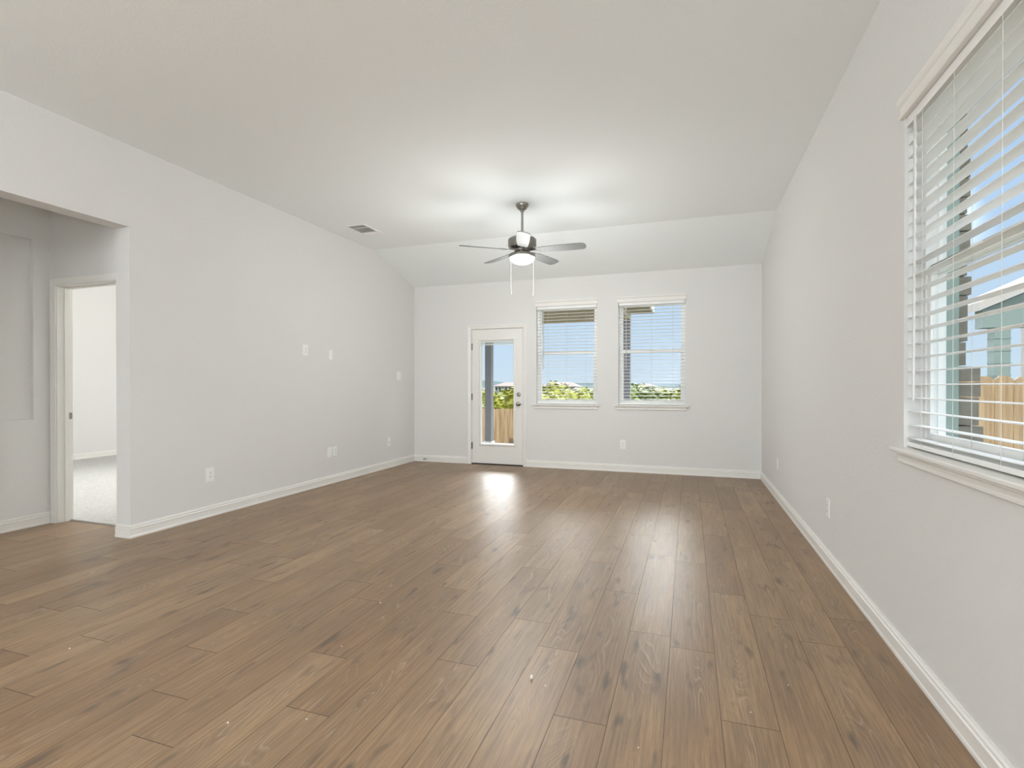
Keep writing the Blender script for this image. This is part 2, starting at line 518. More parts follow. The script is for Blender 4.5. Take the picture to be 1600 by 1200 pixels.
P_back = lambda a, d, z: (a, YB + d, z)
P_right = lambda a, d, z: (XR + d, a, z)
P_left = lambda a, d, z: (XL - d, a, z)
mb = MB(); wall_mesh(mb, P_back, XL2, XR + T_OUT, -0.03, 3.3, [(*W1, WIN_Z0, WIN_Z1), (*W2, WIN_Z0, WIN_Z1), (DX0, DX1, -0.03, DZ)], T_OUT)
struct(mb, 'wall_back', 'wall', 'greige end wall with the glazed door and two windows', 'wall')
mb = MB(); wall_mesh(mb, P_right, YREAR, YB, -0.03, 3.3, [(*W3, WIN_Z0, WIN_Z1)], T_OUT)
struct(mb, 'wall_right', 'wall', 'greige side wall with the large near window', 'wall')
mb = MB(); wall_mesh(mb, P_left, YREAR, YB, -0.03, 3.3, [(1.25, YJ, -0.03, 2.424)], XL - XL2)
struct(mb, 'wall_left', 'wall', 'greige side wall with the wide opening to the hall', 'wall')
mb = MB(); wall_mesh(mb, lambda a, d, z: (a, YREAR - d, z), XL2, XR + T_OUT, -0.03, 3.3, [], T_OUT)
struct(mb, 'wall_rear', 'wall', 'greige wall behind the viewer', 'wall')

# hall: niche wall, doorway wall, near end wall
NY0, NY1, NZ0, NZ1, ND = 1.45, 2.834, 0.906, 2.426, 0.045
mb = MB()
X = XN
for (a0, a1, z0, z1) in ((0.9, NY0, -0.03, 2.75), (NY1, YD, -0.03, 2.75), (NY0, NY1, -0.03, NZ0), (NY0, NY1, NZ1, 2.75)):
    mb.quad((X, a0, z0), (X, a1, z0), (X, a1, z1), (X, a0, z1))
mb.quad((X - ND, NY0, NZ0), (X - ND, NY1, NZ0), (X - ND, NY1, NZ1), (X - ND, NY0, NZ1))
for (p, q) in (((NY0, NZ0), (NY1, NZ0)), ((NY1, NZ0), (NY1, NZ1)), ((NY1, NZ1), (NY0, NZ1)), ((NY0, NZ1), (NY0, NZ0))):
    mb.quad((X, *p), (X, *q), (X - ND, *q), (X - ND, *p))
mb.box((X - 0.15, 0.9, -0.03), (X - ND - 0.005, YD, 2.75))
struct(mb, 'wall_hall', 'wall', 'hall wall with the shallow recessed niche', 'wall')
BDX0, BDX1, BDZ = -5.182, -4.352, 2.062      # rough opening of the bedroom doorway
mb = MB(); wall_mesh(mb, lambda a, d, z: (a, YD + d, z), -9.45, XL2 + 0.002, -0.03, 3.1, [(BDX0, BDX1, -0.03, BDZ)], YD2 - YD)
struct(mb, 'wall_doorway', 'wall', 'hall wall around the bedroom doorway', 'wall')
mb = MB(); mb.box((XN - 0.15, 0.78, -0.03), (XL2 + 0.002, 0.9, 2.75))
struct(mb, 'wall_hall_end', 'wall', 'near end wall of the hall', 'wall')
mb = MB(); mb.box((-9.42, YD2, -0.03), (-9.262, YB + T_OUT, 3.1))
struct(mb, 'wall_bedroom', 'wall', 'far bedroom wall seen through the doorway', 'wall')
mb = MB(); wall_mesh(mb, P_back, -9.42, XL2 - 0.001, -0.03, 3.1, [(*BW, WIN_Z0, WIN_Z1)], T_OUT)
struct(mb, 'wall_bedroom_back', 'wall', 'bedroom wall with the bedroom window', 'wall')

# ------------------------------------------------------------------ baseboards (profile swept along the wall foot)
BASE = [(0, 0), (0.016, 0), (0.016, 0.013), (0.0125, 0.020), (0.0125, 0.064), (0.0150, 0.067), (0.0150, 0.071), (0.0095, 0.076), (0.0095, 0.085), (0.0115, 0.088), (0.0060, 0.095), (0.0045, 0.101), (0, 0.101)]
def mitre_run(mb, pts, prof, normals):
    """pts: path on the wall face (2-D); normals: room-side normal of each segment; prof: (out, z)."""
    rings = []
    for i, p in enumerate(pts):
        if i == 0: n_ = Vector(normals[0])
        elif i == len(pts) - 1: n_ = Vector(normals[-1])
        else:
            a, b = Vector(normals[i - 1]), Vector(normals[i])
            n_ = (a + b) / (1 + a.dot(b))
        rings.append([(p[0] + n_.x * o, p[1] + n_.y * o, z) for o, z in prof])
    k = len(prof)
    for i in range(len(pts) - 1):
        mb.add(rings[i] + rings[i + 1], [(j, (j + 1) % k, k + (j + 1) % k, k + j) for j in range(k)])
    mb.add(rings[0], [tuple(range(k))]); mb.add(rings[-1], [tuple(range(k))])
def baseboard(name, pts, normals, label):
    mb = MB(); mitre_run(mb, pts, BASE, normals)
    struct(mb, name, 'trim', label, 'baseboard')
baseboard('baseboard_left', [(XL2, YJ), (XL, YJ), (XL, YB - 0.0005)], [(0, -1), (1, 0)], 'white baseboard of the side wall beside the hall opening')
baseboard('baseboard_back_1', [(XL + 0.0005, YB), (-3.197, YB)], [(0, -1)], 'short white baseboard between the corner and the glazed door')
baseboard('baseboard_back_2', [(-2.263, YB), (XR - 0.0005, YB)], [(0, -1)], 'white baseboard under the two end windows')
baseboard('baseboard_right', [(XR, YB), (XR, YREAR)], [(-1, 0)], 'white baseboard of the wall with the large near window')
baseboard('baseboard_left_rear', [(XL, YREAR), (XL, 1.25), (XL2, 1.25)], [(1, 0), (0, 1)], 'white baseboard near side of the hall opening')
baseboard('baseboard_hall', [(XN, 0.9), (XN, YD - 0.001)], [(1, 0)], 'white baseboard under the hall niche')
baseboard('baseboard_bedroom', [(-9.262, YD2), (-9.262, YB)], [(1, 0)], 'white baseboard at the foot of the far bedroom wall')

# ------------------------------------------------------------------ casings
def casing(mb, a0, a1, ztop, w, P, sgn=1):
    """stepped casing round a door opening: P(a, out, z)."""
    prof = [(0, 0.0), (0, 0.011), (w * 0.30, 0.013), (w * 0.36, 0.009), (w * 0.55, 0.012), (w * 0.92, 0.017), (w, 0.015), (w, 0)]   # (away from opening, out)
    path = []
    for (off, out) in prof:
        path.append([(a0 - off, out, 0.0), (a0 - off, out, ztop + off), (a1 + off, out, ztop + off), (a1 + off, out, 0.0)])
    k = len(prof)
    for s in range(3):
        vs_ = [P(*path[j][s]) for j in range(k)] + [P(*path[j][s + 1]) for j in range(k)]
        mb.add(vs_, [(j, (j + 1) % k, k + (j + 1) % k, k + j) for j in range(k)])
    mb.add([P(*path[j][0]) for j in range(k)], [tuple(range(k))]); mb.add([P(*path[j][3]) for j in range(k)], [tuple(range(k))])

# bedroom doorway
mb = MB(); casing(mb, -5.170, -4.364, 2.050, 0.058, lambda a, o, z: (max(a, XN + 0.002), YD - o, z))
t4 = struct(mb, 'trim_4', 'trim', 'white moulded casing of the bedroom doorway', 'door casing')
mb = MB()
JT = 0.018
mb.box((-5.182, YD + 0.001, 0), (-5.164, YD2 + 0.002, 2.062)).box((-4.370, YD + 0.001, 0), (-4.352, YD2 + 0.002, 2.062)).box((-5.164, YD + 0.001, 2.044), (-4.370, YD2 + 0.002, 2.062))
mb.box((-5.164, YD + 0.055, 0), (-5.152, YD + 0.085, 2.044)).box((-4.382, YD + 0.055, 0), (-4.370, YD + 0.085, 2.044)).box((-5.152, YD + 0.055, 2.032), (-4.382, YD + 0.085, 2.044))
d2 = struct(mb, 'door_2', 'trim', 'white jamb of the open bedroom doorway', 'doorway')
mb = MB(); mb.box((-5.1642, YD + 0.088, 0.895), (-5.162, YD + 0.116, 0.952)); mb.box((-5.1620, YD + 0.096, 0.912), (-5.1612, YD + 0.110, 0.935))
sp_ = mb.build('strike_plate', 'nickel', d2); tag(sp_, 'metal strike plate')

# ------------------------------------------------------------------ glazed back door
mb = MB(); casing(mb, -3.141, -2.309, 2.050, 0.056, lambda a, o, z: (a, YB - o, z))
struct(mb, 'trim_5', 'trim', 'white moulded casing of the glazed door', 'door casing')
mb = MB()
mb.box((DX0, YB + 0.0005, 0), (-3.136, YB + T_OUT, DZ)).box((-2.314, YB + 0.0005, 0), (DX1, YB + T_OUT, DZ)).box((-3.136, YB + 0.0005, 2.046), (-2.314, YB + T_OUT, DZ))
struct(mb, 'trim_6', 'trim', 'white jamb the glazed door closes into', 'door jamb')
mb = MB(); mb.box((-3.137, YB - 0.004, 0.0), (-2.313, YB + T_OUT + 0.03, 0.016))
struct(mb, 'trim_7', 'bronze', 'dark metal threshold under the glazed door', 'threshold')
def build_door():
    x0, x1, z0, z1 = -3.131, -2.319, 0.018, 2.041
    yf, yb = YB + 0.006, YB + 0.050
    gx0, gx1, gz0, gz1 = -2.995, -2.447, 0.300, 1.883
    mb = MB()
    wall_mesh(mb, lambda a, d, z: (a, yf + d, z), x0, x1, z0, z1, [(gx0, gx1, gz0, gz1)], yb - yf)
    root = struct(mb, 'door_1', 'door', 'white back door with a full glass lite', 'door')
    # lite frame: raised moulding on the room side
    mb = MB()
    prof = [(0.0, 0.0), (0.0, 0.010), (0.008, 0.014), (0.018, 0.012), (0.030, 0.005), (0.034, 0.0)]
    for s_, yy, sg in ((1, yf, -1), (1, yb, 1)):
        path = [[(gx0 + 0.012 - o_, yy + sg * h_, gz0 + 0.012 - o_), (gx1 - 0.012 + o_, yy + sg * h_, gz0 + 0.012 - o_), (gx1 - 0.012 + o_, yy + sg * h_, gz1 - 0.012 + o_), (gx0 + 0.012 - o_, yy + sg * h_, gz1 - 0.012 + o_)] for o_, h_ in prof]
        k = len(prof)
        for q in range(4):
            q2 = (q + 1) % 4
            mb.add([path[j][q] for j in range(k)] + [path[j][q2] for j in range(k)], [(j, (j + 1) % k, k + (j + 1) % k, k + j) for j in range(k)])
    # inner edge of the frame
    mb.box((gx0, yf, gz0), (gx0 + 0.014, yb, gz1)).box((gx1 - 0.014, yf, gz0), (gx1, yb, gz1)).box((gx0, yf, gz0), (gx1, yb, gz0 + 0.014)).box((gx0, yf, gz1 - 0.014), (gx1, yb, gz1))
    mb.build('lite_frame', 'door', root)
    mb = MB(); mb.box((gx0 + 0.01, yf + 0.008, gz0 + 0.01), (gx1 - 0.01, yf + 0.011, gz1 - 0.01))
    mb.build('glass_pane', 'glass', root)
    # raised mini blind between the panes
    mb = MB()
    mb.box((gx0 + 0.016, yf + 0.015, gz1 - 0.036), (gx1 - 0.016, yf + 0.034, gz1 - 0.015))
    for k in range(7):
        z = gz1 - 0.040 - 0.0042 * k
        mb.box((gx0 + 0.020, yf + 0.016, z - 0.0012), (gx1 - 0.020, yf + 0.032, z))
    mb.box((gx0 + 0.020, yf + 0.017, gz1 - 0.080), (gx1 - 0.020, yf + 0.031, gz1 - 0.071))
    o = mb.build('raised_mini_blind', 'blind', root)
    for (z, nm) in ((1.782, 'hinge'), (1.021, 'hinge'), (0.279, 'hinge')):
        mb = MB(); mb.tube((-3.1335, YB - 0.004, z - 0.05), (-3.1335, YB - 0.004, z + 0.05), 0.0062)
        mb.box((-3.131, YB + 0.0035, z - 0.05), (-3.118, YB + 0.006, z + 0.05))
        mb.build('hinge', 'nickel', root)
    mb = MB(); mb.lathe([(0.031, 0.0), (0.031, 0.004), (0.026, 0.010), (0.017, 0.012), (0.016, 0.014)], (-2.382, yf, 1.059), '-y')
    mb.box((-2.386, yf - 0.030, 1.044), (-2.378, yf - 0.012, 1.074))
    mb.build('deadbolt', 'nickel', root)
    mb = MB(); mb.lathe([(0.033, 0.0), (0.033, 0.004), (0.027, 0.009), (0.013, 0.011), (0.012, 0.030), (0.022, 0.036), (0.028, 0.046), (0.027, 0.056), (0.019, 0.063), (0.004, 0.066)], (-2.380, yf, 0.922), '-y')
    mb.build('knob', 'nickel', root)
    mb = MB(); mb.box((-2.3165, YB + 0.001, 0.895), (-2.3135, YB + 0.006, 0.945))
    mb.build('latch_plate', 'nickel', root)
build_door()

# ------------------------------------------------------------------ windows
def window(name, a0, a1, P, label, reveal=0.066, z0=WIN_Z0, z1=WIN_Z1, trims=True, tname=None):
    """P(a, d, z): d > 0 goes outwards. Vinyl single-hung unit with two sashes."""
    def bx(mb, lo, hi):
        p, q = P(*lo), P(*hi)
        mb.box(tuple(min(p[i], q[i]) for i in range(3)), tuple(max(p[i], q[i]) for i in range(3)))
    r0, r1 = reveal, reveal + 0.072
    fw = 0.030
    mb = MB()
    bx(mb, (a0, r0, z0), (a0 + fw, r1, z1)); bx(mb, (a1 - fw, r0, z0), (a1, r1, z1))
    bx(mb, (a0 + fw, r0, z1 - fw), (a1 - fw, r1, z1)); bx(mb, (a0 + fw, r0, z0), (a1 - fw, r1, z0 + fw))
    root = struct(mb, name, 'vinyl', label, 'window')
    zm = 1.665
    def sash(nm, d0, d1, zl, zh, sw, rl, rh):
        mb = MB()
        A0, A1 = a0 + fw, a1 - fw
        bx(mb, (A0, d0, zl), (A0 + sw, d1, zh)); bx(mb, (A1 - sw, d0, zl), (A1, d1, zh))
        bx(mb, (A0 + sw, d0, zl), (A1 - sw, d1, zl + rl)); bx(mb, (A0 + sw, d0, zh - rh), (A1 - sw, d1, zh))
        s_ = mb.build(nm, 'vinyl', root, bevel=0.002)
        mb = MB(); bx(mb, (A0 + sw - 0.004, (d0 + d1) / 2 - 0.002, zl + rl - 0.004), (A1 - sw + 0.004, (d0 + d1) / 2 + 0.002, zh - rh + 0.004))
        mb.build('pane', 'glass', s_)
        return s_
    sash('lower_sash', r0 + 0.006, r0 + 0.032, z0 + fw, zm + 0.020, 0.030, 0.045, 0.036)
    sash('upper_sash', r0 + 0.038, r0 + 0.060, zm - 0.016, z1 - fw, 0.022, 0.032, 0.024)
    mb = MB(); bx(mb, ((a0 + a1) / 2 - 0.03, r0 - 0.006, zm + 0.004), ((a0 + a1) / 2 + 0.03, r0 + 0.006, zm + 0.018))
    mb.build('sash_lock', 'vinyl', root)
    if not trims: return root
    # sill (stool and apron) and head casing
    stool = MB()
    prof = [(-0.064, 0.0), (0.036, 0.0), (0.040, -0.004), (0.040, -0.013), (0.036, -0.018), (-0.064, -0.018)]   # (towards the room, z)
    zt = z0 + 0.008
    def ext(mb, prof, a, b, zoff):
        n_ = len(prof)
        vs_ = [P(a, -o, zoff + h) for o, h in prof] + [P(b, -o, zoff + h) for o, h in prof]
        mb.add(vs_, [(k, (k + 1) % n_, n_ + (k + 1) % n_, n_ + k) for k in range(n_)] + [tuple(range(n_)), tuple(range(n_, 2 * n_))])
    ext(stool, [(-0.064, 0.0), (0.0, 0.0), (0.0, -0.008), (-0.064, -0.008)], a0, a1, zt)
    ext(stool, [(0.0, 0.0), (0.038, 0.0), (0.042, -0.004), (0.042, -0.014), (0.038, -0.018), (0.0, -0.018)], a0 - 0.054, a1 + 0.042, zt)
    ext(stool, [(0.0, 0.0), (0.026, 0.0), (0.026, -0.009), (0.016, -0.016), (0.013, -0.032), (0.018, -0.036), (0.018, -0.044), (0.012, -0.048), (0.0, -0.048)], a0 - 0.028, a1 + 0.016, zt - 0.018)
    struct(stool, 'trim_%s_sill' % tname, 'trim', 'white sill and apron under the ' + label.split(' ', 1)[1], 'window sill')
    hd = MB()
    ext(hd, [(0.0, 0.0), (0.016, 0.0), (0.019, 0.004), (0.019, 0.010), (0.013, 0.014), (0.013, 0.050), (0.017, 0.054), (0.024, 0.064), (0.026, 0.072), (0.026, 0.080), (0.0, 0.080)], a0 - 0.018, a1 + 0.014, z1)
    struct(hd, 'trim_%s_head' % tname, 'trim', 'white head casing over the ' + label.split(' ', 1)[1], 'window casing')
    return root

window('window_1', *W1, P_back, 'white single-hung window nearest the glazed door', tname='1')
window('window_2', *W2, P_back, 'white single-hung window between its twin and the far corner', tname='2')
window('window_3', *W3, P_right, 'white single-hung window in the near side wall', tname='3')
window('window_4', *BW, P_back, 'white bedroom window', trims=False)

# ------------------------------------------------------------------ blinds
def blind(P, a0, a1, tilt, label, wand_a, zrail, cords, wlen, group=None, pitch=0.0454, hw=0.025):
    """P(a, d, z). Slats lie in the reveal, d = 8..58 mm."""
    root = empty('window_blind', P((a0 + a1) / 2, 0.033, WIN_Z0))
    tag(root, label, 'blind', group)
    A0, A1 = a0 + 0.006, a1 - 0.006
    dc = 0.034
    def bx(mb, lo, hi):
        p, q = P(*lo), P(*hi)
        mb.box(tuple(min(p[i], q[i]) for i in range(3)), tuple(max(p[i], q[i]) for i in range(3)))
    mb = MB(); bx(mb, (A0, 0.006, WIN_Z1 - 0.040), (A1, 0.062, WIN_Z1 - 0.001))
    mb.build('head_rail', 'blind', root)
    sl_ = MB()
    z = WIN_Z1 - 0.062
    th, crown = 0.0026, 0.0022
    ct, st = math.cos(tilt), math.sin(tilt)
    zs = []
    while z > zrail + 0.030:
        zs.append(z)
        prof = []
        for s in (-1, -0.5, 0, 0.5, 1): prof.append((s * hw, crown * (1 - s * s) + th / 2))
        for s in (1, 0.5, 0, -0.5, -1): prof.append((s * hw, crown * (1 - s * s) - th / 2))
        pts = [(dc + o * ct + h * st, z - o * st + h * ct) for o, h in prof]
        n_ = len(pts)
        vs_ = [P(A0, d, h) for d, h in pts] + [P(A1, d, h) for d, h in pts]
        sl_.add(vs_, [(k, (k + 1) % n_, n_ + (k + 1) % n_, n_ + k) for k in range(n_)] + [tuple(range(n_)), tuple(range(n_, 2 * n_))])
        z -= pitch
    sl_.build('slats', 'slat', root)
    mb = MB(); bx(mb, (A0, dc - 0.026, zrail), (A1, dc + 0.026, zrail + 0.019))
    mb.build('bottom_rail', 'blind', root, bevel=0.003)
    for c in cords:
        mb = MB()
        for d in (dc - 0.027, dc + 0.027):
            mb.tube(P(c, d, zrail + 0.01), P(c, d, WIN_Z1 - 0.035), 0.0009, seg=5)
        mb.build('ladder_cord', 'cord', root)
    mb = MB(); mb.tube(P(wand_a, -0.004, WIN_Z1 - wlen), P(wand_a, -0.002, WIN_Z1 - 0.045), 0.0055, seg=8)
    mb.tube(P(wand_a, -0.002, WIN_Z1 - 0.046), P(wand_a, 0.012, WIN_Z1 - 0.030), 0.0025, seg=6)
    mb.build('tilt_wand', 'wand', root)
    return root
blind(P_back, *W1, R(1.0), 'lowered white horizontal blind in the end window nearest the glazed door', W1[0] + 0.105, 0.929, [W1[0] + 0.16, sum(W1) / 2, W1[1] - 0.16], 0.91, 'blinds of the end wall')
blind(P_back, *W2, R(1.0), 'lowered white horizontal blind in the end window nearest the bare corner', W2[0] + 0.105, 0.929, [W2[0] + 0.16, sum(W2) / 2, W2[1] - 0.16], 0.91, 'blinds of the end wall')
blind(P_right, *W3, R(0.0), 'large white horizontal blind close up, in the window of the near side wall', W3[1] - 0.112, 0.930, [W3[1] - 0.16, sum(W3) / 2 + 0.02, W3[0] + 0.16], 1.21, pitch=0.057, hw=0.0235)

# ------------------------------------------------------------------ wall plates
def plate_axes(P):
    return P
def wall_plate(P, a, z, kind, label, w=0.074, h=0.118):
    """P(a, out, z): out > 0 is towards the room."""
    root = empty('wall_plate', P(a, 0.0, z))
    def bx(mb, lo, hi):
        p, q = P(*lo), P(*hi)
        mb.box(tuple(min(p[i], q[i]) for i in range(3)), tuple(max(p[i], q[i]) for i in range(3)))
        return mb
    names = {'outlet': 'outlet', 'decora': 'outlet', 'switch': 'switch', 'double': 'switch', 'blank': 'wall plate', 'data': 'wall plate'}
    root.name = {'outlet': 'wall_outlet', 'decora': 'wall_outlet', 'switch': 'light_switch', 'double': 'light_switch', 'blank': 'wall_plate', 'data': 'cable_plate'}[kind]
    tag(root, label, names[kind])
    mb = bx(MB(), (a - w / 2, 0, z - h / 2), (a + w / 2, 0.0065, z + h / 2))
    mb.build('cover_plate', 'plate', root, bevel=0.002)
    if kind == 'outlet':
        for dz in (-0.0195, 0.0195):
            s_ = bx(MB(), (a - 0.0165, 0.0065, z + dz - 0.0135), (a + 0.0165, 0.0095, z + dz + 0.0135)).build('receptacle', 'plate', root, bevel=0.002)
            mb = MB()
            for da in (-0.0065, 0.0065): bx(mb, (a + da - 0.0014, 0.0095, z + dz - 0.002), (a + da + 0.0014, 0.0099, z + dz + 0.007))
            bx(mb, (a - 0.0025, 0.0095, z + dz - 0.0095), (a + 0.0025, 0.0099, z + dz - 0.0055))
            mb.build('slots', 'slot', s_)
        bx(MB(), (a - 0.003, 0.0065, z - 0.003), (a + 0.003, 0.0078, z + 0.003)).build('screw', 'nickel', root)
    elif kind == 'decora':
        s_ = bx(MB(), (a - 0.0168, 0.0065, z - 0.0335), (a + 0.0168, 0.0092, z + 0.0335)).build('receptacle', 'plate', root, bevel=0.0015)
        for dz in (-0.018, 0.018):
            mb = MB()
            for da in (-0.0065, 0.0065): bx(mb, (a + da - 0.0014, 0.0092, z + dz - 0.001), (a + da + 0.0014, 0.0096, z + dz + 0.007))
            bx(mb, (a - 0.0025, 0.0092, z + dz - 0.009), (a + 0.0025, 0.0096, z + dz - 0.005))
            mb.build('slots', 'slot', s_)
    elif kind in ('switch', 'double'):
        for da in ((0,) if kind == 'switch' else (-0.023, 0.023)):
            mb = MB()
            lo = [P(a + da + sa * 0.0165, 0.0065, z + sz * 0.0335) for sa, sz in ((-1, -1), (1, -1), (1, 1), (-1, 1))]
            hi = [P(a + da + sa * 0.0155, o, z + sz * 0.0325) for sa, sz, o in ((-1, -1, 0.0075), (1, -1, 0.0075), (1, 1, 0.0120), (-1, 1, 0.0120))]
            mb.add(lo + hi, [(0, 1, 2, 3), (4, 5, 6, 7), (0, 1, 5, 4), (1, 2, 6, 5), (2, 3, 7, 6), (3, 0, 4, 7)])
            mb.build('rocker', 'plate', root)
    elif kind == 'data':
        c = MB(); c.tube(P(a, 0.0065, z), P(a, 0.016, z), 0.0048)
        c.build('cable_jack', 'nickel', root)
    else:
        for dz in (-0.042, 0.042): bx(MB(), (a - 0.0028, 0.0065, z + dz - 0.0028), (a + 0.0028, 0.0075, z + dz + 0.0028)).build('screw', 'plate', root)
    return root
PL = lambda a, o, z: (XL + o, a, z)
PB = lambda a, o, z: (a, YB - o, z)
PR = lambda a, o, z: (XR - o, a, z)
wall_plate(PL, 4.795, 1.590, 'outlet', 'white outlet high on the side wall, the one nearer the hall', 0.084, 0.126)
wall_plate(PL, 5.232, 1.563, 'switch', 'small white rocker plate high on the side wall, the one farther from the hall', 0.066, 0.114)
wall_plate(PL, 6.792, 1.340, 'double', 'white double rocker switch plate beside the corner by the glazed door', 0.118, 0.120)
wall_plate(PL, 3.557, 0.381, 'decora', 'large white outlet low on the wall nearest the hall opening', 0.084, 0.130)
wall_plate(PL, 5.214, 0.384, 'blank', 'blank white plate touching a low outlet in mid wall', 0.078, 0.124)
wall_plate(PL, 5.308, 0.386, 'outlet', 'white outlet with dark slots beside the low blank plate', 0.072, 0.118)
wall_plate(PL, 6.520, 0.376, 'data', 'white low cable plate below the double switch near the corner', 0.074, 0.124)
wall_plate(PB, -0.865, 0.377, 'outlet', 'white duplex outlet on the end wall under a window', 0.076, 0.124)
wall_plate(PR, 5.985, 0.380, 'outlet', 'white outlet close to the bare far corner on the near-window wall')
wall_plate(PR, 3.925, 0.378, 'outlet', 'white outlet low on the wall just past the large near window', 0.080, 0.122)

# door stop on the end wall's baseboard
root = tag(empty('door_stop', (-3.905, YB - 0.0125, 0.045)), 'small spring door stop on the short baseboard by the glazed door', 'door stop')
mb = MB(); mb.lathe([(0.010, 0.0), (0.010, 0.006), (0.006, 0.008)], (-3.905, YB - 0.0125, 0.045), '-y', 12)
for k in range(14):
    mb.lathe([(0.0042, 0.008 + k * 0.004), (0.0056, 0.010 + k * 0.004), (0.0042, 0.012 + k * 0.004)], (-3.905, YB - 0.0125, 0.045), '-y', 10)
mb.build('spring', 'nickel', root)
mb = MB(); mb.lathe([(0.007, 0.063), (0.009, 0.066), (0.009, 0.078), (0.006, 0.081)], (-3.905, YB - 0.0125, 0.045), '-y', 12)
mb.build('rubber_tip', 'rubber', root)

# ------------------------------------------------------------------ ceiling air vent
def air_vent():
    x0, x1, y0, y1 = -3.803, -3.550, 5.105, 5.503
    root = tag(empty('air_vent', ((x0 + x1) / 2, (y0 + y1) / 2, HC)), 'white rectangular ceiling air register with louvres above the side wall', 'vent')
    z = HC
    mb = MB()
    f = 0.022
    mb.box((x0, y0, z - 0.007), (x0 + f, y1, z)).box((x1 - f, y0, z - 0.007), (x1, y1, z))
    mb.box((x0 + f, y0, z - 0.007), (x1 - f, y0 + f, z)).box((x0 + f, y1 - f, z - 0.007), (x1 - f, y1, z))
    for yy in (5.222, 5.398): mb.box((x0 + f, yy - 0.011, z - 0.007), (x1 - f, yy + 0.006, z))
    mb.build('frame', 'plate', root)
    mb = MB(); mb.box((x0 + f, y0 + f, z - 0.0012), (x1 - f, y1 - f, z - 0.0004)); mb.build('duct_opening', 'duct', root)
    for (ya, yb_, sg) in ((y0 + f, 5.210, 1), (5.234, 5.386, 1), (5.410, y1 - f, -1)):
        mb = MB()
        n_ = max(3, int((yb_ - ya) / 0.016))
        for k in range(n_):
            yc = ya + (k + 0.5) * (yb_ - ya) / n_
            mtx = Matrix.Translation((0, yc, z - 0.0058)) @ Matrix.Rotation(sg * R(38), 4, 'X')
            mb.box((x0 + f, -0.0065, -0.0006), (x1 - f, 0.0065, 0.0006), mtx)
        mb.build('louvres', 'plate', root)
air_vent()

